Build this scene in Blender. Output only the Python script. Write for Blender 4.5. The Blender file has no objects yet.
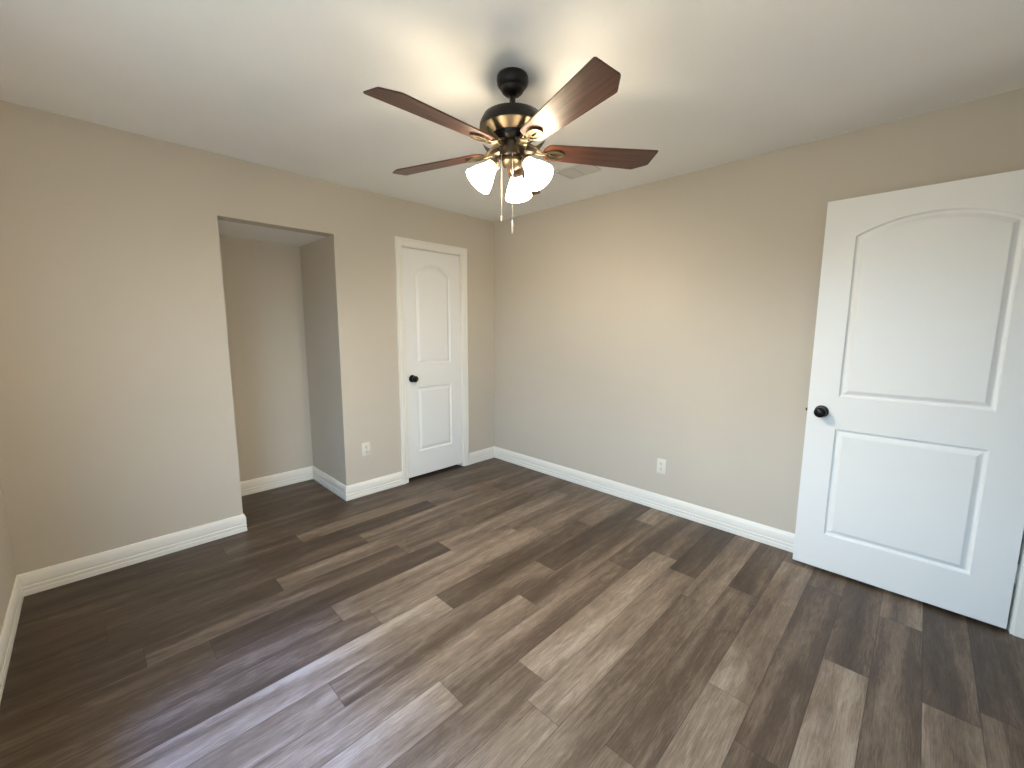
import bpy, bmesh, math, random
from mathutils import Vector, Matrix

# ------------------------------------------------------------------ camera, sky, exposure
sc = bpy.context.scene
COL = sc.collection
CAM = Vector((-2.9732, -3.1860, 1.3766))
YAW, PIT, ROL = 0.79391, -0.13333, 0.00363
F_PX = 417.64
cam_d = bpy.data.cameras.new('camera'); cam = bpy.data.objects.new('camera', cam_d); COL.objects.link(cam)
cam_d.sensor_fit = 'HORIZONTAL'; cam_d.sensor_width = 36.0; cam_d.lens = 36.0 * F_PX / 1024.0; cam_d.clip_start = 0.02
_f = Vector((math.sin(YAW)*math.cos(PIT), math.cos(YAW)*math.cos(PIT), math.sin(PIT)))
_r = Vector((math.cos(YAW), -math.sin(YAW), 0)); _u = _r.cross(_f)
_r2 = _r*math.cos(ROL) + _u*math.sin(ROL); _u2 = -_r*math.sin(ROL) + _u*math.cos(ROL)
M_ = Matrix((( _r2.x, _u2.x, -_f.x), (_r2.y, _u2.y, -_f.y), (_r2.z, _u2.z, -_f.z))).to_4x4()
M_.translation = CAM
cam.matrix_world = M_
sc.camera = cam

SKY = 11.0           # daylight outside the window
SUN = 5.6             # bright high sky / veiled sun, very soft
LAMP = 42.0          # glass shades of the fan
BULB = 2150.0
sc.view_settings.view_transform = 'Standard'
sc.view_settings.look = 'None'
sc.view_settings.exposure = 0.17
sc.view_settings.gamma = 1.0
sc.view_settings.use_curve_mapping = False
world = bpy.data.worlds.new('world'); sc.world = world; world.use_nodes = True
wn = world.node_tree; wn.nodes.clear()
w_out = wn.nodes.new('ShaderNodeOutputWorld'); w_bg = wn.nodes.new('ShaderNodeBackground')
w_tc = wn.nodes.new('ShaderNodeTexCoord'); w_sep = wn.nodes.new('ShaderNodeSeparateXYZ'); w_ramp = wn.nodes.new('ShaderNodeValToRGB')
w_map = wn.nodes.new('ShaderNodeMapRange'); w_map.inputs['From Min'].default_value = -1; w_map.inputs['From Max'].default_value = 1
wn.links.new(w_tc.outputs['Generated'], w_sep.inputs[0]); wn.links.new(w_sep.outputs['Z'], w_map.inputs['Value'])
wn.links.new(w_map.outputs[0], w_ramp.inputs[0]); wn.links.new(w_ramp.outputs[0], w_bg.inputs['Color'])
wn.links.new(w_bg.outputs[0], w_out.inputs['Surface'])
cr = w_ramp.color_ramp
cr.elements[0].position = 0.0; cr.elements[0].color = (0.16, 0.18, 0.17, 1)
cr.elements[1].position = 1.0; cr.elements[1].color = (0.36, 0.62, 1.0, 1)
e = cr.elements.new(0.51); e.color = (0.17, 0.20, 0.20, 1)
e = cr.elements.new(0.55); e.color = (0.52, 0.77, 1.0, 1)
w_bg.inputs['Strength'].default_value = SKY
world.cycles.sampling_method = 'AUTOMATIC'
cy = sc.cycles
cy.use_denoising = True
cy.max_bounces = 14; cy.diffuse_bounces = 10; cy.glossy_bounces = 4
cy.sample_clamp_indirect = 6.0

# room dimensions (metres); far corner is the origin, x to the left is negative, y towards the camera is negative
H = 2.4235; L = 3.3304; D = 3.60
A1, A2, AD, AZ = -2.332, -1.6155, 0.7013, 2.058     # alcove
WY0, WY1, WZ0, WZ1 = -3.20, -1.45, 0.58, 2.10         # window in the left wall

sun_d = bpy.data.lights.new('veiled_sun', 'SUN'); sun_d.angle = math.radians(11); sun_d.energy = SUN; sun_d.color = (0.20, 0.36, 1.0)
sun = bpy.data.objects.new('veiled_sun', sun_d); COL.objects.link(sun)
sun.rotation_euler = Vector((math.cos(math.radians(62)), 0.20, -math.sin(math.radians(62)))).to_track_quat('-Z', 'Y').to_euler()
sun.location = (-6, -2, 5)
pl = bpy.data.lights.new('window_daylight', 'AREA'); pl.shape = 'RECTANGLE'; pl.size = WY1-WY0; pl.size_y = WZ1-WZ0
pl.cycles.is_portal = True
plo = bpy.data.objects.new('window_daylight', pl); COL.objects.link(plo)
plo.location = (-L-0.06, (WY0+WY1)/2, (WZ0+WZ1)/2)
plo.rotation_euler = Vector((1, 0, 0)).to_track_quat('-Z', 'Y').to_euler()

# ------------------------------------------------------------------ helpers
def tag(o, label=None, cat=None, group=None, kind=None):
    if label: o['label'] = label
    if cat: o['category'] = cat
    if group: o['group'] = group
    if kind: o['kind'] = kind
    return o

def obj(name, bm, mat, parent=None, smooth=False, loc=None, angle=35):
    bmesh.ops.recalc_face_normals(bm, faces=bm.faces[:])
    me = bpy.data.meshes.new(name); bm.to_mesh(me); bm.free()
    if smooth:
        me.polygons.foreach_set('use_smooth', [True]*len(me.polygons))
        try: me.set_sharp_from_angle(angle=math.radians(angle))
        except Exception: pass
    o = bpy.data.objects.new(name, me); COL.objects.link(o)
    if mat is not None:
        for m in (mat if isinstance(mat, (list, tuple)) else [mat]): me.materials.append(m)
    if parent is not None: o.parent = parent
    if loc is not None: o.location = loc
    return o

def empty(name, loc, rz=0.0):
    o = bpy.data.objects.new(name, None); COL.objects.link(o); o.location = loc; o.rotation_euler = (0, 0, rz)
    o.empty_display_size = 0.05
    return o

def struct(o, label, cat): return tag(o, label, cat, kind='structure')

def bx(bm, x0, x1, y0, y1, z0, z1, bevel=0.0, seg=2):
    r = bmesh.ops.create_cube(bm, size=1.0)
    vs = r['verts']
    for v in vs: v.co = Vector(((x0+x1)/2+v.co.x*(x1-x0), (y0+y1)/2+v.co.y*(y1-y0), (z0+z1)/2+v.co.z*(z1-z0)))
    if bevel > 0:
        es = list({e for v in vs for e in v.link_edges})
        bmesh.ops.bevel(bm, geom=es, offset=bevel, segments=seg, affect='EDGES', profile=0.5)
    return bm

def lathe(bm, prof, seg=48, mat=None, close_ends=True):
    """prof: list of (r, z); revolved about z; mat: Matrix applied"""
    rings = []
    for r, z in prof:
        if r < 1e-6:
            rings.append([bm.verts.new((0, 0, z))])
        else:
            rings.append([bm.verts.new((r*math.cos(2*math.pi*k/seg), r*math.sin(2*math.pi*k/seg), z)) for k in range(seg)])
    for a, b in zip(rings, rings[1:]):
        for k in range(seg):
            k2 = (k+1) % seg
            if len(a) == 1 and len(b) == 1: continue
            if len(a) == 1: bm.faces.new((a[0], b[k], b[k2]))
            elif len(b) == 1: bm.faces.new((a[k], b[0], a[k2]))
            else: bm.faces.new((a[k], b[k], b[k2], a[k2]))
    if close_ends:
        for rg in (rings[0], rings[-1]):
            if len(rg) > 1:
                try: bm.faces.new(rg)
                except ValueError: pass
    vs = [v for rg in rings for v in rg]
    if mat is not None: bmesh.ops.transform(bm, matrix=mat, verts=vs)
    return vs

def tube(bm, pts, rad, seg=12, cap=True, squash=None):
    pts = [Vector(p) for p in pts]
    rads = rad if isinstance(rad, (list, tuple)) else [rad]*len(pts)
    rings = []
    prev = None
    for i, p in enumerate(pts):
        t = (pts[min(i+1, len(pts)-1)] - pts[max(i-1, 0)]).normalized()
        if prev is None:
            n = t.orthogonal().normalized() if abs(t.z) > .95 else t.cross(Vector((0, 0, 1))).normalized()
        else:
            n = (prev - t*prev.dot(t)).normalized()
        prev = n; b = t.cross(n)
        q = squash or 1.0
        rings.append([bm.verts.new(p + (n*math.cos(2*math.pi*k/seg) + b*math.sin(2*math.pi*k/seg)*q)*rads[i]) for k in range(seg)])
    for a, b in zip(rings, rings[1:]):
        for k in range(seg): bm.faces.new((a[k], a[(k+1) % seg], b[(k+1) % seg], b[k]))
    if cap: bm.faces.new(rings[0]); bm.faces.new(rings[-1])

def holed_wall(bm, u0, u1, z0, z1, holes, t0, t1, axis):
    """slab spanning u and z, thickness t0..t1; axis 'x' means u is x and the thickness runs along y"""
    us = sorted({u0, u1, *[h[0] for h in holes], *[h[1] for h in holes]})
    zs = sorted({z0, z1, *[h[2] for h in holes], *[h[3] for h in holes]})
    us = [u for u in us if u0-1e-9 <= u <= u1+1e-9]; zs = [z for z in zs if z0-1e-9 <= z <= z1+1e-9]
    def solid(i, j):
        if not (0 <= i < len(us)-1 and 0 <= j < len(zs)-1): return False
        u, z = (us[i]+us[i+1])/2, (zs[j]+zs[j+1])/2
        return not any(h[0] < u < h[1] and h[2] < z < h[3] for h in holes)
    cache = {}
    def V(i, j, t):
        k = (i, j, t)
        if k not in cache:
            th = t1 if t else t0
            cache[k] = bm.verts.new((us[i], th, zs[j]) if axis == 'x' else (th, us[i], zs[j]))
        return cache[k]
    for i in range(len(us)-1):
        for j in range(len(zs)-1):
            if not solid(i, j): continue
            bm.faces.new((V(i, j, 0), V(i+1, j, 0), V(i+1, j+1, 0), V(i, j+1, 0)))
            bm.faces.new((V(i, j, 1), V(i+1, j, 1), V(i+1, j+1, 1), V(i, j+1, 1)))
            if not solid(i-1, j): bm.faces.new((V(i, j, 0), V(i, j+1, 0), V(i, j+1, 1), V(i, j, 1)))
            if not solid(i+1, j): bm.faces.new((V(i+1, j, 0), V(i+1, j+1, 0), V(i+1, j+1, 1), V(i+1, j, 1)))
            if not solid(i, j-1): bm.faces.new((V(i, j, 0), V(i+1, j, 0), V(i+1, j, 1), V(i, j, 1)))
            if not solid(i, j+1): bm.faces.new((V(i, j+1, 0), V(i+1, j+1, 0), V(i+1, j+1, 1), V(i, j+1, 1)))

def sweep(bm, path, prof, up=Vector((0, 0, 1))):
    """moulding: prof (offset to the LEFT of the direction of travel, height) along a polyline with mitred corners.
    path points are 3-D; 'up' is the height direction."""
    path = [Vector(p) for p in path]
    rings = []
    for i, p in enumerate(path):
        d0 = (path[i]-path[i-1]).normalized() if i > 0 else None
        d1 = (path[i+1]-path[i]).normalized() if i < len(path)-1 else None
        if d0 is None: d0 = d1
        if d1 is None: d1 = d0
        n0, n1 = up.cross(d0), up.cross(d1)
        m = (n0+n1); m /= (1 + n0.dot(n1))
        rings.append([bm.verts.new(p + m*o + up*h) for o, h in prof])
    n = len(prof)
    for a, b in zip(rings, rings[1:]):
        for k in range(n): bm.faces.new((a[k], a[(k+1) % n], b[(k+1) % n], b[k]))
    bm.faces.new(rings[0]); bm.faces.new(rings[-1])

# ------------------------------------------------------------------ materials
def new_mat(name):
    m = bpy.data.materials.new(name); m.use_nodes = True
    return m, m.node_tree, m.node_tree.nodes['Principled BSDF']

def simple(name, col, rough=0.5, metal=0.0, spec=0.5):
    m, nt, b = new_mat(name)
    b.inputs['Base Color'].default_value = (*col, 1); b.inputs['Roughness'].default_value = rough
    b.inputs['Metallic'].default_value = metal; b.inputs['Specular IOR Level'].default_value = spec
    return m

def painted(name, col, rough, bump_scale, bump, var=0.03, spec=0.4):
    m, nt, b = new_mat(name); N = nt.nodes
    tc = N.new('ShaderNodeTexCoord')
    n1 = N.new('ShaderNodeTexNoise'); n1.inputs['Scale'].default_value = bump_scale; n1.inputs['Detail'].default_value = 3
    n2 = N.new('ShaderNodeTexNoise'); n2.inputs['Scale'].default_value = 2.2; n2.inputs['Detail'].default_value = 3
    nt.links.new(tc.outputs['Object'], n1.inputs['Vector']); nt.links.new(tc.outputs['Object'], n2.inputs['Vector'])
    bp = N.new('ShaderNodeBump'); bp.inputs['Strength'].default_value = bump; bp.inputs['Distance'].default_value = 0.002
    nt.links.new(n1.outputs['Fac'], bp.inputs['Height']); nt.links.new(bp.outputs[0], b.inputs['Normal'])
    mx = N.new('ShaderNodeMix'); mx.data_type = 'RGBA'
    mx.inputs[6].default_value = (*[c*(1-var) for c in col], 1); mx.inputs[7].default_value = (*[min(1, c*(1+var)) for c in col], 1)
    nt.links.new(n2.outputs['Fac'], mx.inputs[0]); nt.links.new(mx.outputs[2], b.inputs['Base Color'])
    b.inputs['Roughness'].default_value = rough; b.inputs['Specular IOR Level'].default_value = spec
    return m

M_WALL = painted('wall_paint', (0.600, 0.545, 0.462), 0.75, 260, 0.25)
M_CEIL = painted('ceiling_paint', (0.93, 0.93, 0.92), 0.9, 200, 0.35)
M_TRIM = painted('trim_paint', (0.88, 0.855, 0.79), 0.35, 90, 0.05, 0.01, 0.5)
M_DOOR = painted('door_paint', (0.88, 0.88, 0.86), 0.38, 70, 0.06, 0.01, 0.5)
M_HALL = painted('hall_paint', (0.5, 0.46, 0.40), 0.8, 200, 0.2)
M_BLACK = simple('black_iron', (0.012, 0.011, 0.011), 0.28, 0.6)
M_BRONZE = simple('dark_bronze', (0.018, 0.016, 0.015), 0.42, 0.5)
M_OUTLET = simple('outlet_plastic', (0.80, 0.76, 0.66), 0.35)
M_SLOT = simple('slot_dark', (0.05, 0.045, 0.04), 0.6)
M_STEEL = simple('screw_steel', (0.55, 0.54, 0.5), 0.3, 0.9)
M_VENT = simple('vent_enamel', (0.66, 0.65, 0.61), 0.5)
M_VENTDARK = simple('duct_grey', (0.22, 0.22, 0.21), 0.9)
M_CHAIN = simple('pull_chain_metal', (0.72, 0.68, 0.58), 0.3, 0.85)
M_FOB = simple('pull_fob_ivory', (0.75, 0.72, 0.66), 0.4)
M_VINYL = simple('window_vinyl', (0.82, 0.83, 0.82), 0.4)
M_EAVE = simple('soffit_paint', (0.55, 0.55, 0.52), 0.8)

def brass(name, c0, c1, rough):
    m, nt, b = new_mat(name); N = nt.nodes
    tc = N.new('ShaderNodeTexCoord'); n1 = N.new('ShaderNodeTexNoise'); n1.inputs['Scale'].default_value = 35; n1.inputs['Detail'].default_value = 5
    nt.links.new(tc.outputs['Object'], n1.inputs['Vector'])
    mx = N.new('ShaderNodeMix'); mx.data_type = 'RGBA'; mx.inputs[6].default_value = (*c0, 1); mx.inputs[7].default_value = (*c1, 1)
    nt.links.new(n1.outputs['Fac'], mx.inputs[0]); nt.links.new(mx.outputs[2], b.inputs['Base Color'])
    b.inputs['Metallic'].default_value = 0.9; b.inputs['Roughness'].default_value = rough
    return m
M_BRASS = brass('antique_brass', (0.10, 0.078, 0.050), (0.19, 0.15, 0.10), 0.36)
M_BRASSD = brass('dark_antique_brass', (0.055, 0.042, 0.030), (0.10, 0.078, 0.056), 0.35)

def glow(name, col, strength, base=(0.9, 0.88, 0.82)):
    m, nt, b = new_mat(name)
    b.inputs['Base Color'].default_value = (*base, 1); b.inputs['Roughness'].default_value = 0.4
    b.inputs['Emission Color'].default_value = (*col, 1); b.inputs['Emission Strength'].default_value = strength
    return m
M_SHADE = glow('lit_frosted_glass', (1.0, 0.82, 0.57), LAMP)
_n = M_SHADE.node_tree.nodes; _at = _n.new('ShaderNodeAttribute'); _at.attribute_name = 'opal'      # thicker, ambered glass at the neck
_m = _n.new('ShaderNodeMapRange'); _m.inputs['To Min'].default_value = 0.9; _m.inputs['To Max'].default_value = LAMP
_p = _n.new('ShaderNodeMath'); _p.operation = 'POWER'; _p.inputs[1].default_value = 2.0
M_SHADE.node_tree.links.new(_at.outputs['Fac'], _p.inputs[0]); M_SHADE.node_tree.links.new(_p.outputs[0], _m.inputs['Value'])
M_SHADE.node_tree.links.new(_m.outputs[0], _n['Principled BSDF'].inputs['Emission Strength'])
M_BULB = glow('lit_bulb', (1.0, 0.875, 0.69), BULB)

def blade_wood():
    m, nt, b = new_mat('fan_blade_wood'); N = nt.nodes; K = nt.links.new
    tc = N.new('ShaderNodeTexCoord'); mp = N.new('ShaderNodeMapping'); mp.inputs['Scale'].default_value = (3.0, 60, 60)
    n1 = N.new('ShaderNodeTexNoise'); n1.inputs['Scale'].default_value = 1.0; n1.inputs['Detail'].default_value = 5; n1.inputs['Distortion'].default_value = 0.6
    K(tc.outputs['Object'], mp.inputs['Vector']); K(mp.outputs[0], n1.inputs['Vector'])
    r = N.new('ShaderNodeValToRGB'); r.color_ramp.elements[0].position = 0.3; r.color_ramp.elements[1].position = 0.72
    r.color_ramp.elements[0].color = (0.028, 0.009, 0.005, 1); r.color_ramp.elements[1].color = (0.120, 0.041, 0.019, 1)
    K(n1.outputs['Fac'], r.inputs[0]); K(r.outputs[0], b.inputs['Base Color'])
    b.inputs['Roughness'].default_value = 0.42; b.inputs['Coat Weight'].default_value = 0.12; b.inputs['Coat Roughness'].default_value = 0.2
    return m
M_WOOD = blade_wood()

def floor_mat():
    m, nt, b = new_mat('vinyl_plank'); N = nt.nodes; K = nt.links.new
    at = N.new('ShaderNodeAttribute'); at.attribute_name = 'plank'      # r: tone, g: random, b: random
    uv = N.new('ShaderNodeUVMap'); uv.uv_map = 'UVMap'                    # metres inside the plank
    sp = N.new('ShaderNodeSeparateColor'); K(at.outputs['Color'], sp.inputs[0])
    off = N.new('ShaderNodeCombineXYZ')
    def mth(op, a, b_=None, c=None):
        n = N.new('ShaderNodeMath'); n.operation = op
        for i, v in enumerate((a, b_, c)):
            if v is None: continue
            if isinstance(v, (int, float)): n.inputs[i].default_value = v
            else: K(v, n.inputs[i])
        return n.outputs[0]
    K(mth('MULTIPLY', sp.outputs[1], 31.0), off.inputs[0]); K(mth('MULTIPLY', sp.outputs[2], 17.0), off.inputs[1]); K(mth('MULTIPLY', sp.outputs[1], 9.0), off.inputs[2])
    add = N.new('ShaderNodeVectorMath'); add.operation = 'ADD'; K(uv.outputs[0], add.inputs[0]); K(off.outputs[0], add.inputs[1])
    def noise(sx, sy, detail, rough, dist):
        mp = N.new('ShaderNodeMapping'); mp.inputs['Scale'].default_value = (sx, sy, 1)
        K(add.outputs[0], mp.inputs['Vector'])
        n = N.new('ShaderNodeTexNoise'); n.inputs['Scale'].default_value = 1; n.inputs['Detail'].default_value = detail
        n.inputs['Roughness'].default_value = rough; n.inputs['Distortion'].default_value = dist
        K(mp.outputs[0], n.inputs['Vector']); return n.outputs['Fac']
    broad = noise(1.1, 12, 2, 0.5, 0.35)
    med = noise(2.6, 80, 5, 0.62, 0.5)
    fine = noise(14, 300, 4, 0.7, 0.2)
    blot = noise(6, 20, 5, 0.65, 1.0)
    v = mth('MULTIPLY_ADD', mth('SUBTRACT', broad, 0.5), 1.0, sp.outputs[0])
    v = mth('MULTIPLY_ADD', mth('SUBTRACT', med, 0.5), 0.40, v)
    v = mth('MULTIPLY_ADD', mth('SUBTRACT', fine, 0.5), 0.75, v)
    v = mth('MULTIPLY_ADD', mth('SUBTRACT', blot, 0.5), 0.55, v)
    r = N.new('ShaderNodeValToRGB'); e = r.color_ramp.elements
    e[0].position = 0.0; e[0].color = (0.034, 0.021, 0.013, 1)
    e[1].position = 1.0; e[1].color = (0.36, 0.295, 0.23, 1)
    x = e.new(0.35); x.color = (0.086, 0.058, 0.039, 1)
    x = e.new(0.65); x.color = (0.188, 0.139, 0.100, 1)
    K(v, r.inputs[0])
    # pressed-bevel seam between the planks
    su = N.new('ShaderNodeSeparateXYZ'); K(uv.outputs[0], su.inputs[0])
    PW = 0.1503
    ev = mth('SUBTRACT', PW/2, mth('ABSOLUTE', mth('SUBTRACT', su.outputs[1], PW/2)))
    seam = N.new('ShaderNodeMapRange'); seam.inputs['From Min'].default_value = 0.0004; seam.inputs['From Max'].default_value = 0.0022
    seam.inputs['To Min'].default_value = 0.45; seam.inputs['To Max'].default_value = 1.0; K(ev, seam.inputs['Value'])
    eu = N.new('ShaderNodeMapRange'); eu.inputs['From Min'].default_value = 0.0004; eu.inputs['From Max'].default_value = 0.0022
    eu.inputs['To Min'].default_value = 0.5; eu.inputs['To Max'].default_value = 1.0
    K(mth('SUBTRACT', 0.61, mth('ABSOLUTE', mth('SUBTRACT', su.outputs[0], 0.61))), eu.inputs['Value'])
    mul = N.new('ShaderNodeVectorMath'); mul.operation = 'SCALE'
    K(r.outputs[0], mul.inputs[0]); K(mth('MULTIPLY', seam.outputs[0], eu.outputs[0]), mul.inputs['Scale'])
    K(mul.outputs[0], b.inputs['Base Color'])
    rr = N.new('ShaderNodeMapRange'); rr.inputs['To Min'].default_value = 0.36; rr.inputs['To Max'].default_value = 0.52; K(med, rr.inputs['Value']); K(rr.outputs[0], b.inputs['Roughness'])
    bp = N.new('ShaderNodeBump'); bp.inputs['Strength'].default_value = 0.12; bp.inputs['Distance'].default_value = 0.0015
    K(mth('ADD', fine, mth('MULTIPLY', med, 0.6)), bp.inputs['Height']); K(bp.outputs[0], b.inputs['Normal'])
    b.inputs['Specular IOR Level'].default_value = 0.45
    return m
M_FLOOR = floor_mat()

# ------------------------------------------------------------------ floor: planks 0.15 x 1.22 m running along x
PW, PLN = 0.1503, 1.22
# joint position per row (modulo one plank length) and the tones read off the boards (back-left ones darkened to paint in the light falloff), [joint, tone ...] from x = -L rightwards
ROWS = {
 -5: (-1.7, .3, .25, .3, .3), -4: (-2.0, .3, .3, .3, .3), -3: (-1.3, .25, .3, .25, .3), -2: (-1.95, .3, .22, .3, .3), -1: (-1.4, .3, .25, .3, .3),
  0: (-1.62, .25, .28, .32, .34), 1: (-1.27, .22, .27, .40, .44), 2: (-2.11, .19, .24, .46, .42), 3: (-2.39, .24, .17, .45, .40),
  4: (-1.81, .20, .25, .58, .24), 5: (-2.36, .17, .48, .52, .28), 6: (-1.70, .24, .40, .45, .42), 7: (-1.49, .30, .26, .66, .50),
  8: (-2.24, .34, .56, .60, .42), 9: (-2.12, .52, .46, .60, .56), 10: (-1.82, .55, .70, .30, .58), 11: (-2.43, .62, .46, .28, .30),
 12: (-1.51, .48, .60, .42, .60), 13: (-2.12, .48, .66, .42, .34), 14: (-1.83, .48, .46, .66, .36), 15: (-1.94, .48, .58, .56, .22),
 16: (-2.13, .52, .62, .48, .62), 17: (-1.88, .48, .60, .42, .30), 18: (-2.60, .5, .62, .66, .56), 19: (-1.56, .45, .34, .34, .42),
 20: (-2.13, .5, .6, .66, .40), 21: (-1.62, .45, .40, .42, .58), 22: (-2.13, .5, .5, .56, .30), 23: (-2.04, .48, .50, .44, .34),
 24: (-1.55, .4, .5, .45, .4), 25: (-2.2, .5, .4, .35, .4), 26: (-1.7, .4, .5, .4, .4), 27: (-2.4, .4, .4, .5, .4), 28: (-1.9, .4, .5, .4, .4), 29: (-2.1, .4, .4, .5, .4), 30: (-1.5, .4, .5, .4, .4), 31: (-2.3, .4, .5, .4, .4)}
random.seed(4)
def build_floor():
    bm = bmesh.new(); uvl = bm.loops.layers.uv.new('UVMap'); cl = bm.loops.layers.float_color.new('plank')
    xa, xb = -L-0.08, 0.08
    for row, spec in ROWS.items():
        y1 = -row*PW; y0 = y1-PW
        j0 = spec[0]; 
        while j0 > xa: j0 -= PLN
        k = 0; x = j0
        while x < xb:
            X0, X1 = max(x, xa), min(x+PLN, xb)
            if X1 > X0+1e-4:
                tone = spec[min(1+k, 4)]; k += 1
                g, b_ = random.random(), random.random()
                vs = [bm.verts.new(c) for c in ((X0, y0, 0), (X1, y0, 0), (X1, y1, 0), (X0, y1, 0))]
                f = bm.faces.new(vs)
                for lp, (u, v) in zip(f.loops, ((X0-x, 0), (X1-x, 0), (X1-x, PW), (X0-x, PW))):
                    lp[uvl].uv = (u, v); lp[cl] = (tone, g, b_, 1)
            x += PLN
    # slab underneath
    n = len(bm.faces)
    bx(bm, xa, xb, -32*PW, 5*PW, -0.06, -0.004)
    o = obj('floor', bm, M_FLOOR)
    return struct(o, 'brown and grey wood-look plank floor running towards the right wall', 'floor')
build_floor()

# ------------------------------------------------------------------ shell
T = 0.12
bm = bmesh.new(); bx(bm, -L-T, T, -D-1.3, AD+T, H, H+0.1)
struct(obj('ceiling', bm, M_CEIL), 'pale matt ceiling above the fan', 'ceiling')

# closet doorway and casing numbers
DX0, DX1, DTOP = -1.045, -0.435, 2.045
OX0, OX1, OTOP = DX0-0.0045, DX1+0.0045, DTOP+0.0045     # clear opening between jambs
JT = 0.016
bm = bmesh.new()
holed_wall(bm, -L-T, 0.0, 0.0, H, [(A1, A2, -1, AZ), (OX0-JT, OX1+JT, -1, OTOP+JT)], 0.0, T, 'x')
struct(obj('wall_back', bm, M_WALL), 'greige wall with the alcove and the closet door in it', 'wall')
# alcove shell (continues the same paint)
bm = bmesh.new(); bx(bm, A1-0.09, A2+0.09, AD, AD+T, 0, H)
bx(bm, A1-0.09, A1, T, AD, 0, H)
bx(bm, A2, A2+0.09, T, AD, 0, H)
struct(obj('wall_alcove', bm, M_WALL), 'greige inner walls of the recessed alcove', 'wall')
bm = bmesh.new(); bx(bm, A1, A2, T, AD, AZ, AZ+0.09)
struct(obj('ceiling_alcove', bm, M_CEIL), 'lowered soffit closing the top of the alcove', 'ceiling')
bm = bmesh.new(); bx(bm, A2+0.09, 0.0, AD, AD+T, 0, H)
struct(obj('wall_closet', bm, M_WALL), 'unlit wall inside the closet behind the narrow door', 'wall')
bm = bmesh.new(); bx(bm, 0.0, T, -D, AD+T, 0, H)
struct(obj('wall_right', bm, M_WALL), 'long greige wall right of the corner with one outlet', 'wall')
bm = bmesh.new()
holed_wall(bm, -D, 0.0, 0.0, H, [(WY0, WY1, WZ0, WZ1)], -L-T, -L, 'y')
struct(obj('wall_left', bm, M_WALL), 'greige wall at the left edge holding the window', 'wall')
# front wall with the entry doorway (hinge side near the right wall)
EX1, EW, ETOP = -0.139, 0.826, 2.048
EX0 = EX1-EW
bm = bmesh.new()
holed_wall(bm, -L-T, T, 0.0, H, [(EX0-JT, EX1+JT, -1, ETOP+JT)], -D-T, -D, 'x')
struct(obj('wall_front', bm, M_WALL), 'greige wall with the entry doorway at the open door', 'wall')
# hallway outside the doorway
bm = bmesh.new(); bx(bm, -L-T, T, -D-1.3-T, -D-1.3, 0, H); bx(bm, 0.0, T, -D-1.3, -D-T, 0, H); bx(bm, -2.2-T, -2.2, -D-1.3, -D-T, 0, H)
struct(obj('wall_hallway', bm, M_HALL), 'hallway walls beyond the entry doorway', 'wall')

# ------------------------------------------------------------------ baseboards
BH = 0.1186
BP = [(0, 0), (0.0145, 0), (0.0145, 0.024), (0.0100, 0.0275), (0.0100, 0.031), (0.0145, 0.0335), (0.0145, 0.047), (0.0095, 0.051), (0.0095, 0.055), (0.0138, 0.058),
      (0.0138, 0.095), (0.0118, 0.101), (0.0095, 0.108), (0.0075, 0.1135), (0.0055, 0.117), (0.003, BH), (0, BH)]
def base(name, path, label):
    bm = bmesh.new(); sweep(bm, [(x, y, 0) for x, y in path], BP)
    return struct(obj(name, bm, M_TRIM, smooth=True, angle=25), label, 'baseboard')
CW = 0.062                                             # casing width
CX0, CX1 = OX0-0.006-CW, OX1+0.006+CW                   # outer edges of closet casing
# travel so that the room is on the left hand: right to left along the back wall
base('baseboard_back', [(CX0, 0), (A2, 0), (A2, AD), (A1, AD), (A1, 0), (-L, 0)], 'white grooved baseboard along the back wall and round the alcove')
base('baseboard_corner', [(0, 0), (CX1, 0)], 'short white grooved baseboard between closet door and corner')
base('baseboard_right', [(0, -D), (0, 0)], 'long white grooved baseboard under the right wall')
base('baseboard_left', [(-L, 0), (-L, -D)], 'white grooved baseboard at the foot of the left wall')
base('baseboard_front', [(-L, -D), (EX0-0.006-CW, -D)], 'white grooved baseboard beside the entry doorway')

# ------------------------------------------------------------------ door casings
CP = [(0, 0), (CW, 0), (CW, 0.016), (CW-0.004, 0.018), (CW-0.014, 0.018), (CW-0.0165, 0.0125), (CW-0.020, 0.0125), (CW-0.023, 0.0150), (CW-0.034, 0.0135), (0.022, 0.0115), (0.016, 0.0115), (0.013, 0.0085), (0.010, 0.0085), (0.008, 0.0105), (0.002, 0.0105), (0.0, 0.009)]
def casing(name, x0, x1, ztop, y, out, label):
    """moulding around a doorway; out = -1: stands proud towards -y"""
    bm = bmesh.new()
    up = Vector((0, out, 0))
    r = 0.006
    path = [Vector((x0-r, y, 0)), Vector((x0-r, y, ztop+r)), Vector((x1+r, y, ztop+r)), Vector((x1+r, y, 0))]
    if (up.cross(Vector((0, 0, 1)))).x > 0: path = path[::-1]
    sweep(bm, path, CP, up=up)
    return struct(obj(name, bm, M_TRIM, smooth=True, angle=25), label, 'door trim')
casing('trim_1', OX0, OX1, OTOP, 0.0, -1, 'white moulded casing round the closet door')
casing('trim_2', EX0, EX1, ETOP, -D, 1, 'white moulded casing round the entry doorway')
def jamb(name, x0, x1, zt, y0, y1, stop_y, label):
    bm = bmesh.new()
    bx(bm, x0-JT, x0, y0, y1, 0, zt+JT); bx(bm, x1, x1+JT, y0, y1, 0, zt+JT); bx(bm, x0, x1, y0, y1, zt, zt+JT)
    s0, s1 = stop_y
    bx(bm, x0, x0+0.010, s0, s1, 0, zt-0.010); bx(bm, x1-0.010, x1, s0, s1, 0, zt-0.010); bx(bm, x0, x1, s0, s1, zt-0.010, zt)
    return struct(obj(name, bm, M_TRIM), label, 'door jamb')
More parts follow.
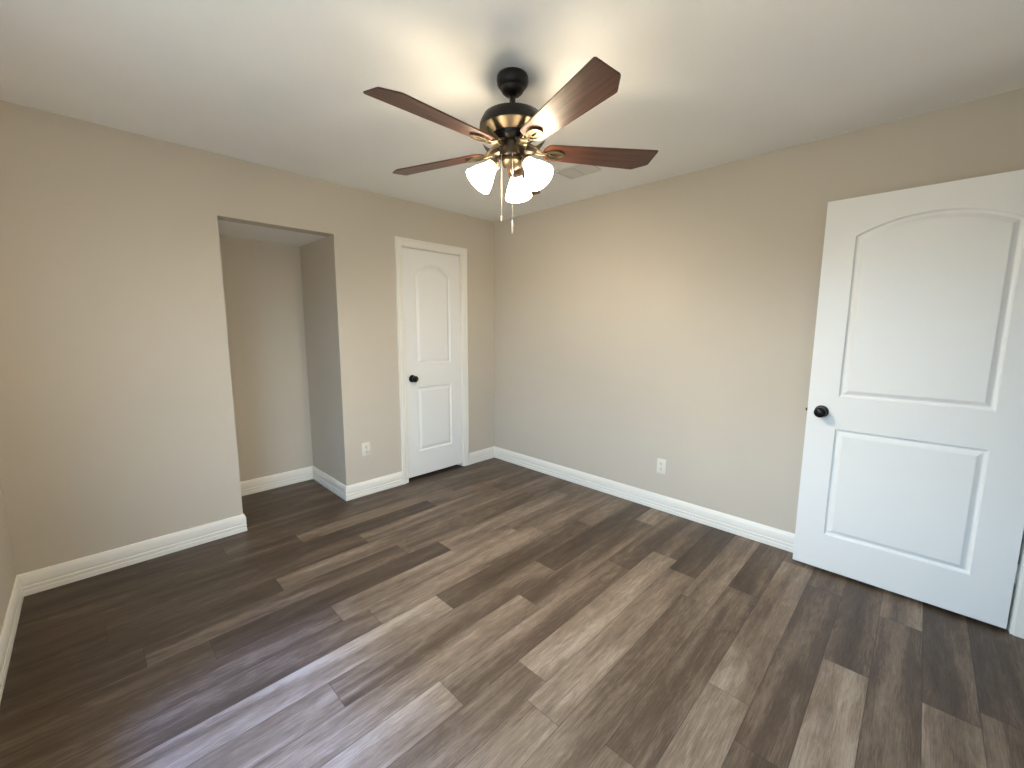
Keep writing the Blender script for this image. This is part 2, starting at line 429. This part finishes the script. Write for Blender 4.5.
jamb('trim_3', OX0, OX1, OTOP, 0.0, T, (0.050, 0.08), 'white jamb lining the closet doorway')
jamb('trim_4', EX0, EX1, ETOP, -D-T, -D, (-D-0.085, -D-0.05), 'white jamb lining the entry doorway')

# ------------------------------------------------------------------ moulded two-panel doors
def door_leaf(W, Hh, panels, thick=0.035):
    """local: x 0..W, z 0..Hh, face at y=0 (front, -y side) and y=thick; panels: (x0,x1,z0,z1,arch)"""
    bm = bmesh.new()
    def outline(P, i):
        x0, x1, z0, z1, arch = P
        a, b, c = x0+i, x1-i, z0+i
        if arch <= 0: return [(a, c), (b, c), (b, z1-i), (a, z1-i)]
        w = (x1-x0)/2; Rr = (w*w+arch*arch)/(2*arch); cx, cz = (x0+x1)/2, z1+arch-Rr
        Ri = Rr-i; pts = [(a, c), (b, c)]
        th = math.asin((b-cx)/Ri); n = 20
        for k in range(n+1):
            t = th - 2*th*k/n
            pts.append((cx+Ri*math.sin(t), cz+Ri*math.cos(t)))
        return pts
    RINGS = [(0.0, 0.0), (0.0015, 0.0015), (0.004, 0.0085), (0.008, 0.0125), (0.013, 0.0135), (0.017, 0.0128), (0.033, 0.0030), (0.036, 0.0014), (0.039, 0.0010)]
    for face, sgn in ((0.0, 1), (thick, -1)):
        edges = []
        oc = [bm.verts.new((x, face, z)) for x, z in ((0, 0), (W, 0), (W, Hh), (0, Hh))]
        for k in range(4): edges.append(bm.edges.new((oc[k], oc[(k+1) % 4])))
        for P in panels:
            prev = None
            for i, (ins, dep) in enumerate(RINGS):
                ring = [bm.verts.new((x, face+sgn*dep, z)) for x, z in outline(P, ins)]
                n = len(ring)
                if prev is None:
                    for k in range(n): edges.append(bm.edges.new((ring[k], ring[(k+1) % n])))
                else:
                    for k in range(n): bm.faces.new((prev[k], prev[(k+1) % n], ring[(k+1) % n], ring[k]))
                prev = ring
            bm.faces.new(prev)
        bmesh.ops.triangle_fill(bm, use_beauty=True, use_dissolve=False, edges=edges)
        if face == 0.0: front = oc
        else: back = oc
    for k in range(4): bm.faces.new((front[k], front[(k+1) % 4], back[(k+1) % 4], back[k]))
    return bm

KNOB_PROF = [(0, 0.0), (0.033, 0.0), (0.033, 0.004), (0.030, 0.008), (0.018, 0.0095), (0.0125, 0.012), (0.0115, 0.026), (0.014, 0.031),
             (0.021, 0.036), (0.0265, 0.043), (0.0285, 0.051), (0.0275, 0.058), (0.023, 0.064), (0.015, 0.068), (0.006, 0.0695), (0, 0.070)]
def knob(parent, x, z, y, out):
    """round black knob on a rosette, local coords of the door; out -1 towards -y"""
    mt = Matrix.Translation((x, y, z)) @ Matrix.Rotation(math.radians(90 if out < 0 else -90), 4, 'X')
    bm = bmesh.new(); lathe(bm, KNOB_PROF[:6] + [(0, 0.012)], 40, mt)
    ros = obj('rosette', bm, M_BLACK, None, True)
    bm = bmesh.new(); lathe(bm, [(0.0118, 0.010)] + KNOB_PROF[6:], 40, mt)
    k = obj('door_knob', bm, M_BLACK, parent, True); ros.parent = k
    k['label'] = 'round black knob'
    return k

def hinge(parent, x, z, y):
    bm = bmesh.new()
    for k in range(5):
        z0 = z-0.042+k*0.0170
        lathe(bm, [(0.0066, z0), (0.0066, z0+0.0160)], 16, Matrix.Translation((x, y, 0)))
    lathe(bm, [(0.0, z-0.048), (0.004, z-0.047), (0.0055, z-0.043), (0.0045, z+0.044), (0.0058, z+0.046), (0.004, z+0.050), (0, z+0.051)], 16, Matrix.Translation((x, y, 0)))
    return obj('hinge', bm, M_TRIM, parent, True)

# closet door (door_1)
z_b = 0.030; Wd = DX1-DX0; Hd = DTOP-z_b
bm = door_leaf(Wd, Hd, [(0.120, Wd-0.115, 0.254-z_b, 0.845-z_b, 0), (0.120, Wd-0.115, 1.050-z_b, 1.838-z_b, 0.092)])
d1 = obj('door_1', bm, M_DOOR, None, loc=(DX0, 0.012, z_b))
struct(d1, 'narrow white arched two-panel closet door in the back wall', 'door')
knob(d1, 0.066, 0.930-z_b, 0.0, -1)
for z in (1.845, 1.045, 0.275): hinge(d1, Wd+0.003, z-z_b, -0.014)
bm = bmesh.new(); bx(bm, -0.0012, -0.0002, 0.006, 0.030, 0.90-z_b, 0.96-z_b)
obj('latch_plate', bm, M_BLACK, d1)

# entry door (door_2), open against the right wall: local x runs from the latch edge to the hinge edge
We = EW+0.002; zb2 = 0.020; He = 2.045-zb2
bm = door_leaf(We, He, [(0.133, We-0.133, 0.225-zb2, 0.835-zb2, 0), (0.133, We-0.133, 1.013-zb2, 1.852-zb2, 0.075)])
# local (x, y, z): visible face y=0 must face -x in the world; local +x -> world -y
d2 = obj('door_2', bm, M_DOOR, None)
d2.matrix_world = Matrix(((0, 1, 0, -0.1425), (-1, 0, 0, -2.7485), (0, 0, 1, zb2), (0, 0, 0, 1)))
struct(d2, 'wide white arched two-panel entry door standing open at right', 'door')
knob(d2, 0.066, 0.925-zb2, 0.0, -1)
knob(d2, 0.066, 0.925-zb2, 0.035, 1)
bm = bmesh.new(); bx(bm, -0.0015, -0.0002, 0.005, 0.030, 0.895-zb2, 0.955-zb2, 0)
lathe(bm, [(0.008, 0), (0.008, 0.007), (0.006, 0.010), (0, 0.011)], 16, Matrix.Translation((0, 0.0175, 0.925-zb2)) @ Matrix.Rotation(math.radians(-90), 4, 'Y'))
lt = obj('latch', bm, M_BRASSD, d2)
for z in (1.845, 1.045, 0.275): hinge(d2, We+0.004, z-zb2, 0.041)

# ------------------------------------------------------------------ window in the left wall (just outside the photo)
bm = bmesh.new()
for (a, b, c, d_) in ((WY0, WY0+0.045, WZ0, WZ1), (WY1-0.045, WY1, WZ0, WZ1), (WY0+0.045, WY1-0.045, WZ0, WZ0+0.045), (WY0+0.045, WY1-0.045, WZ1-0.045, WZ1)):
    bx(bm, -L-0.10, -L-0.05, a, b, c, d_)
wf = obj('window_1', bm, M_VINYL)
struct(wf, 'white vinyl window in the left wall', 'window')
bm = bmesh.new(); bx(bm, -L-0.05, -L+0.03, WY0-0.03, WY1+0.03, WZ0-0.02, WZ0)
obj('window_sill', bm, M_TRIM, wf)
bm = bmesh.new(); zc = (WZ0+WZ1)/2; bx(bm, -L-0.095, -L-0.06, WY0+0.045, WY1-0.045, zc-0.02, zc+0.02)
obj('meeting_rail', bm, M_VINYL, wf)
m, nt, b = new_mat('window_glass'); N = nt.nodes
tr = N.new('ShaderNodeBsdfTransparent'); gl = N.new('ShaderNodeBsdfGlossy'); gl.inputs['Roughness'].default_value = 0.02
mxs = N.new('ShaderNodeMixShader')
mxs.inputs[0].default_value = 0.04; nt.links.new(tr.outputs[0], mxs.inputs[1]); nt.links.new(gl.outputs[0], mxs.inputs[2])
nt.links.new(mxs.outputs[0], N['Material Output'].inputs['Surface']); M_GLASS = m
bm = bmesh.new()
bx(bm, -L-0.080, -L-0.076, WY0+0.045, WY1-0.045, WZ0+0.045, zc-0.02); bx(bm, -L-0.080, -L-0.076, WY0+0.045, WY1-0.045, zc+0.02, WZ1-0.045)
obj('pane', bm, M_GLASS, wf)
# ------------------------------------------------------------------ outlets
def outlet(loc, rz, label):
    t = empty('wall_outlet', loc, rz); tag(t, label, 'electrical outlet')
    # local: faces -y
    bm = bmesh.new(); bx(bm, -0.035, 0.035, -0.005, 0.0, -0.057, 0.057, 0.0022, 2)
    obj('cover_plate', bm, M_OUTLET, t, True)
    for s in (-1, 1):
        bm = bmesh.new()
        lathe(bm, [(0, 0), (0.0172, 0), (0.0172, 0.003), (0.016, 0.004), (0, 0.004)], 32, Matrix.Translation((0, -0.004, s*0.0195)) @ Matrix.Rotation(math.radians(90), 4, 'X') @ Matrix.Scale(0.86, 4, (0, 1, 0)))
        rc = obj('receptacle', bm, M_OUTLET, t, True)
        bm = bmesh.new(); z = s*0.0195
        bx(bm, -0.0080, -0.0052, -0.0085, -0.0078, z-0.001, z+0.0085); bx(bm, 0.0052, 0.0080, -0.0085, -0.0078, z+0.000, z+0.0078)
        lathe(bm, [(0, 0), (0.0030, 0), (0.0030, 0.0007), (0, 0.0007)], 16, Matrix.Translation((0, -0.0078, z-0.0080)) @ Matrix.Rotation(math.radians(90), 4, 'X'))
        obj('slots', bm, M_SLOT, rc)
    bm = bmesh.new(); lathe(bm, [(0, 0), (0.0032, 0), (0.0028, 0.0012), (0, 0.0014)], 16, Matrix.Translation((0, -0.005, 0)) @ Matrix.Rotation(math.radians(90), 4, 'X'))
    obj('screw', bm, M_STEEL, t)
    return t
outlet((-1.440, 0.0, 0.387), 0.0, 'ivory duplex outlet between the alcove and the closet door')
outlet((0.0, -1.854, 0.344), -math.pi/2, 'ivory duplex outlet low on the long right wall')

# ------------------------------------------------------------------ ceiling vent
def vent():
    x0, x1, y0, y1 = -0.655, -0.465, -1.550, -1.300
    t = empty('ceiling_vent', ((x0+x1)/2, (y0+y1)/2, H)); tag(t, 'pale metal air register on the ceiling behind the fan', 'air vent')
    w, h = (x1-x0)/2, (y1-y0)/2
    bm = bmesh.new(); fw = 0.022
    for a in ((-w, w, -h, -h+fw), (-w, w, h-fw, h), (-w, -w+fw, -h+fw, h-fw), (w-fw, w, -h+fw, h-fw)):
        bx(bm, a[0], a[1], a[2], a[3], -0.008, 0.0, 0.0015, 1)
    obj('frame', bm, M_VENT, t)
    bm = bmesh.new(); bx(bm, -w+fw, w-fw, -h+fw, h-fw, -0.001, 0.0); obj('duct_backing', bm, M_VENTDARK, t)
    bm = bmesh.new(); bx(bm, -w+fw, w-fw, -0.0035, 0.0035, -0.009, -0.001); obj('divider', bm, M_VENT, t)
    n = 7
    bm = bmesh.new()
    for i in range(n):
        xc = -w+fw+(2*w-2*fw)*(i+0.5)/n
        for (ya, yb) in ((-h+fw, -0.0035), (0.0035, h-fw)):
            q = bmesh.new(); bx(q, -0.0072, 0.0072, ya, yb, -0.0006, 0.0006)
            bmesh.ops.rotate(q, verts=q.verts[:], cent=(0, 0, 0), matrix=Matrix.Rotation(math.radians(14), 3, 'Y'))
            bmesh.ops.translate(q, verts=q.verts[:], vec=(xc, 0, -0.0052))
            me = bpy.data.meshes.new('tmp'); q.to_mesh(me); q.free(); bm.from_mesh(me); bpy.data.meshes.remove(me)
    obj('louvre_slats', bm, M_VENT, t)
vent()

# ------------------------------------------------------------------ ceiling fan
FX, FY = -1.618, -1.850
fan = empty('ceiling_fan', (FX, FY, H)); tag(fan, 'five-blade ceiling fan with reddish wood blades and three lit glass shades', 'ceiling fan')
Zc = lambda z: z-H                                       # world height -> fan-local
bm = bmesh.new()
lathe(bm, [(0, 0), (0.058, 0), (0.062, -0.003), (0.066, -0.010), (0.067, -0.022), (0.064, -0.036), (0.056, -0.047), (0.050, -0.051), (0.048, -0.058), (0.043, -0.066), (0.034, -0.074), (0.024, -0.078), (0, -0.079)], 48)
obj('canopy', bm, M_BRONZE, fan, True)
bm = bmesh.new(); lathe(bm, [(0.0125, -0.070), (0.0125, -0.152)], 24)
lathe(bm, [(0.0125, -0.134), (0.020, -0.136), (0.024, -0.152), (0, -0.152)], 24)
obj('downrod', bm, M_BRONZE, fan, True)
bm = bmesh.new()
lathe(bm, [(0, -0.152), (0.028, -0.152), (0.060, -0.153), (0.100, -0.156), (0.114, -0.161), (0.127, -0.172), (0.136, -0.190), (0.139, -0.206), (0.139, -0.214), (0, -0.214)], 64)
for k in range(72):
    a = 2*math.pi*k/72
    q = bmesh.new(); bx(q, -0.0022, 0.0022, -0.0018, 0.0018, -0.018, 0.018)
    bmesh.ops.transform(q, matrix=Matrix.Rotation(a, 4, 'Z') @ Matrix.Translation((0.1285, 0, -0.181)) @ Matrix.Rotation(math.radians(-27), 4, 'Y'), verts=q.verts[:])
    me = bpy.data.meshes.new('tmp'); q.to_mesh(me); q.free(); bm.from_mesh(me); bpy.data.meshes.remove(me)
obj('motor_housing', bm, M_BRONZE, fan, True)
bm = bmesh.new()
lathe(bm, [(0, -0.212), (0.137, -0.212), (0.137, -0.216), (0.129, -0.221), (0.118, -0.227), (0.106, -0.236), (0.098, -0.242), (0, -0.242)], 64)
obj('motor_band', bm, M_BRASS, fan, True)['label'] = 'antique brass lower motor band'
bm = bmesh.new()
lathe(bm, [(0, -0.240), (0.094, -0.240), (0.090, -0.250), (0.078, -0.262), (0.066, -0.268), (0, -0.268)], 48)
obj('flywheel', bm, M_BLACK, fan, True)
bm = bmesh.new()
lathe(bm, [(0, -0.264), (0.046, -0.264), (0.054, -0.270), (0.055, -0.312), (0.052, -0.322), (0.044, -0.328), (0.044, -0.334), (0, -0.334)], 48)
obj('switch_housing', bm, M_BRASSD, fan, True)
bm = bmesh.new()
lathe(bm, [(0, -0.330), (0.046, -0.330), (0.050, -0.336), (0.050, -0.346), (0.040, -0.358), (0.022, -0.367), (0.012, -0.372), (0.010, -0.380), (0.006, -0.386), (0, -0.387)], 48)
obj('light_fitter', bm, M_BRASS, fan, True)

# blades: local x outwards
BZ = Zc(2.131); PITCH = -12.0
def blade_mesh():
    bm = bmesh.new()
    r0, r1 = 0.135, 0.638
    w0, w1 = 0.052, 0.073
    out = []
    # rounded root, flared to a clipped tip
    for k in range(9):
        t = math.pi/2 + math.pi*k/8
        out.append((r0+0.030+0.030*math.cos(t), w0*math.sin(t)))
    out = [(x, y) for x, y in out]
    low = [(r1-0.006, -w1), (r1, -w1+0.006), (r1, w1-0.048), (r1-0.005, w1-0.040), (r1-0.058, w1-0.003), (r1-0.066, w1)]     # clipped corner on one side only
    pts = out + low
    h = 0.0028
    top = [bm.verts.new((x, y, h)) for x, y in pts]; bot = [bm.verts.new((x, y, -h)) for x, y in pts]
    n = len(pts)
    bm.faces.new(top); bm.faces.new(bot[::-1])
    for k in range(n): bm.faces.new((top[k], top[(k+1) % n], bot[(k+1) % n], bot[k]))
    bmesh.ops.recalc_face_normals(bm, faces=bm.faces[:])
    es = [e for e in bm.edges if abs(e.calc_face_angle(0)) > 0.9 and abs(e.verts[0].co.z-e.verts[1].co.z) < 1e-5]
    bmesh.ops.bevel(bm, geom=es, offset=0.0012, segments=2, affect='EDGES')
    return bm
def ring_slab(bm, cx, a, b, ai, bi, z0, z1, n=36):
    L_ = []
    for (p, q, z) in ((a, b, z0), (a, b, z1), (ai, bi, z1), (ai, bi, z0)):
        L_.append([bm.verts.new((cx+p*math.cos(2*math.pi*k/n), q*math.sin(2*math.pi*k/n), z)) for k in range(n)])
    for r in range(4):
        A_, B_ = L_[r], L_[(r+1) % 4]
        for k in range(n): bm.faces.new((A_[k], A_[(k+1) % n], B_[(k+1) % n], B_[k]))
def iron_mesh():
    bm = bmesh.new()
    zb = -0.0030
    # oval medallion under the blade root with an open slot
    ring_slab(bm, 0.187, 0.043, 0.030, 0.034, 0.0215, zb-0.009, zb, 40)
    ring_slab(bm, 0.187, 0.0345, 0.022, 0.023, 0.0050, zb-0.0055, zb, 40)
    for (a, b) in ((0.167, 0.0), (0.207, 0.0)):
        lathe(bm, [(0, 0), (0.004, 0), (0.004, -0.003), (0, -0.004)], 12, Matrix.Translation((a, b, zb-0.004)))
    return bm
def arm_mesh():
    bm = bmesh.new()
    up = 0.020
    for s in (-1, 1):
        pts = [(0.066, s*0.016, up), (0.080, s*0.020, up-0.004), (0.098, s*0.020, up-0.013), (0.115, s*0.015, -0.001), (0.132, s*0.010, -0.007), (0.150, s*0.009, -0.008)]
        tube(bm, pts, [0.005, 0.005, 0.0045, 0.0045, 0.004, 0.004], 10, True)
    tube(bm, [(0.066, 0, up), (0.09, 0, up-0.009), (0.115, 0, 0.000), (0.150, 0, -0.008)], [0.009, 0.008, 0.006, 0.005], 12, True, 0.55)
    # upturned leaf behind each arm
    n = 9; A_, B_ = [], []
    for i in range(n):
        t = i/(n-1); r = 0.052+0.092*t; zt = 0.046*t**0.8+0.004; w = 0.026*(1-t)**0.6*(0.35+0.65*min(1, 3*t))+0.001
        for sgn, Lst in ((-1, A_), (1, B_)): Lst.append((r, sgn*w, zt-0.014*math.sin(math.pi*t)))
    top = [bm.verts.new(p) for p in A_ + B_[::-1]]; bot = [bm.verts.new((p[0], p[1], p[2]-0.003-0.020*math.sin(math.pi*min(1, i/(n-1) if i < n else (2*n-1-i)/(n-1))))) for i, p in enumerate(A_ + B_[::-1])]
    N_ = len(top)
    for i in range(n-1):
        a, b = i, i+1; c, d_ = N_-1-i-1, N_-1-i
        bm.faces.new((top[a], top[b], top[c], top[d_])); bm.faces.new((bot[a], bot[d_], bot[c], bot[b]))
        bm.faces.new((top[a], bot[a], bot[b], top[b])); bm.faces.new((top[d_], top[c], bot[c], bot[d_]))
    bm.faces.new((top[0], top[N_-1], bot[N_-1], bot[0])); bm.faces.new((top[n-1], bot[n-1], bot[n], top[n]))
    return bm
bl_me = None
for k in range(5):
    ang = math.radians(180.4 - 72*k)
    rot = Matrix.Translation((0, 0, BZ)) @ Matrix.Rotation(ang, 4, 'Z')
    tilt = Matrix.Rotation(math.radians(PITCH), 4, 'X')
    if k == 0:
        b0 = obj('blade', blade_mesh(), M_WOOD, fan, False); i0 = obj('blade_medallion', iron_mesh(), M_BRASS, b0, True); a0 = obj('blade_arm', arm_mesh(), M_BRASS, fan, True)
        b_, i_, a_ = b0, i0, a0
    else:
        b_ = b0.copy(); COL.objects.link(b_); i_ = i0.copy(); COL.objects.link(i_); i_.parent = b_; a_ = a0.copy(); COL.objects.link(a_)
    b_.matrix_local = rot @ tilt; a_.matrix_local = rot

# lamps
SH_OUT = [(0.024, 0.0), (0.026, -0.006), (0.0265, -0.018), (0.030, -0.032), (0.038, -0.050), (0.047, -0.068), (0.053, -0.084), (0.057, -0.098), (0.062, -0.110)]
for az in (33, 153, -87):
    a = math.radians(az)
    R_ = Matrix.Rotation(a, 4, 'Z')
    neck = Vector((0.080, 0, Zc(2.068)))
    tl = math.radians(41)
    bm = bmesh.new()
    tube(bm, [R_ @ Vector(p) for p in ((0.030, 0, Zc(2.086)), (0.048, 0, Zc(2.095)), (0.063, 0, Zc(2.092)), (0.074, 0, Zc(2.078)))], [0.009, 0.009, 0.010, 0.012], 14)
    mt = R_ @ Matrix.Translation(neck) @ Matrix.Rotation(-tl, 4, 'Y')
    arm = obj('lamp_arm', bm, M_BRASS, fan, True)
    bm = bmesh.new()
    lathe(bm, [(0, 0.012), (0.014, 0.012), (0.022, 0.006), (0.0295, 0.0), (0.0295, -0.010), (0.026, -0.010), (0, -0.006)], 32, mt)
    obj('shade_holder', bm, M_BRASS, arm, True)
    bm = bmesh.new()
    prof = SH_OUT + [(r-0.003, z+0.0005) for r, z in reversed(SH_OUT)]
    lathe(bm, prof, 48, mt, close_ends=False)
    gl_ = bm.loops.layers.float_color.new('opal'); inv = mt.inverted()
    for f in bm.faces:
        for lp in f.loops:
            q = (inv @ lp.vert.co).z; g_ = min(1.0, max(0.0, (-q-0.008)/0.034)); lp[gl_] = (g_, g_, g_, 1)
    sh = obj('lamp_shade', bm, M_SHADE, fan, True, angle=60)
    sh['label'] = 'lit frosted glass bell shade'
    bm = bmesh.new()
    lathe(bm, [(0, -0.020), (0.010, -0.022), (0.012, -0.034), (0.019, -0.052), (0.022, -0.066), (0.018, -0.080), (0.009, -0.088), (0, -0.090)], 24, mt)
    obj('light_bulb', bm, M_BULB, sh, True)
# pull chains: beads on a string
away = Vector((math.cos(math.radians(44.7)), math.sin(math.radians(44.7)), 0)); side = Vector((away.y, -away.x, 0))
for lat, dep, ztop, zend, fob in ((-0.045, -0.030, 2.10, 1.856, 0.026), (0.001, -0.048, 2.10, 1.832, 0.056)):
    p = side*lat + away*dep
    bm = bmesh.new()
    tube(bm, [(p.x, p.y, Zc(ztop)), (p.x, p.y, Zc(zend))], 0.0010, 6)
    z = ztop
    while z > zend:
        lathe(bm, [(0, 0.0020), (0.0020, 0.0008), (0.0020, -0.0008), (0, -0.0020)], 6, Matrix.Translation((p.x, p.y, Zc(z)))); z -= 0.0045
    ch = obj('pull_chain', bm, M_CHAIN, fan, True)
    bm = bmesh.new()
    lathe(bm, [(0, 0), (0.0022, -0.001), (0.0036, -0.006), (0.0040, -fob*0.6), (0.0030, -fob*0.92), (0, -fob)], 16, Matrix.Translation((p.x, p.y, Zc(zend))))
    obj('chain_fob', bm, M_FOB, ch, True)
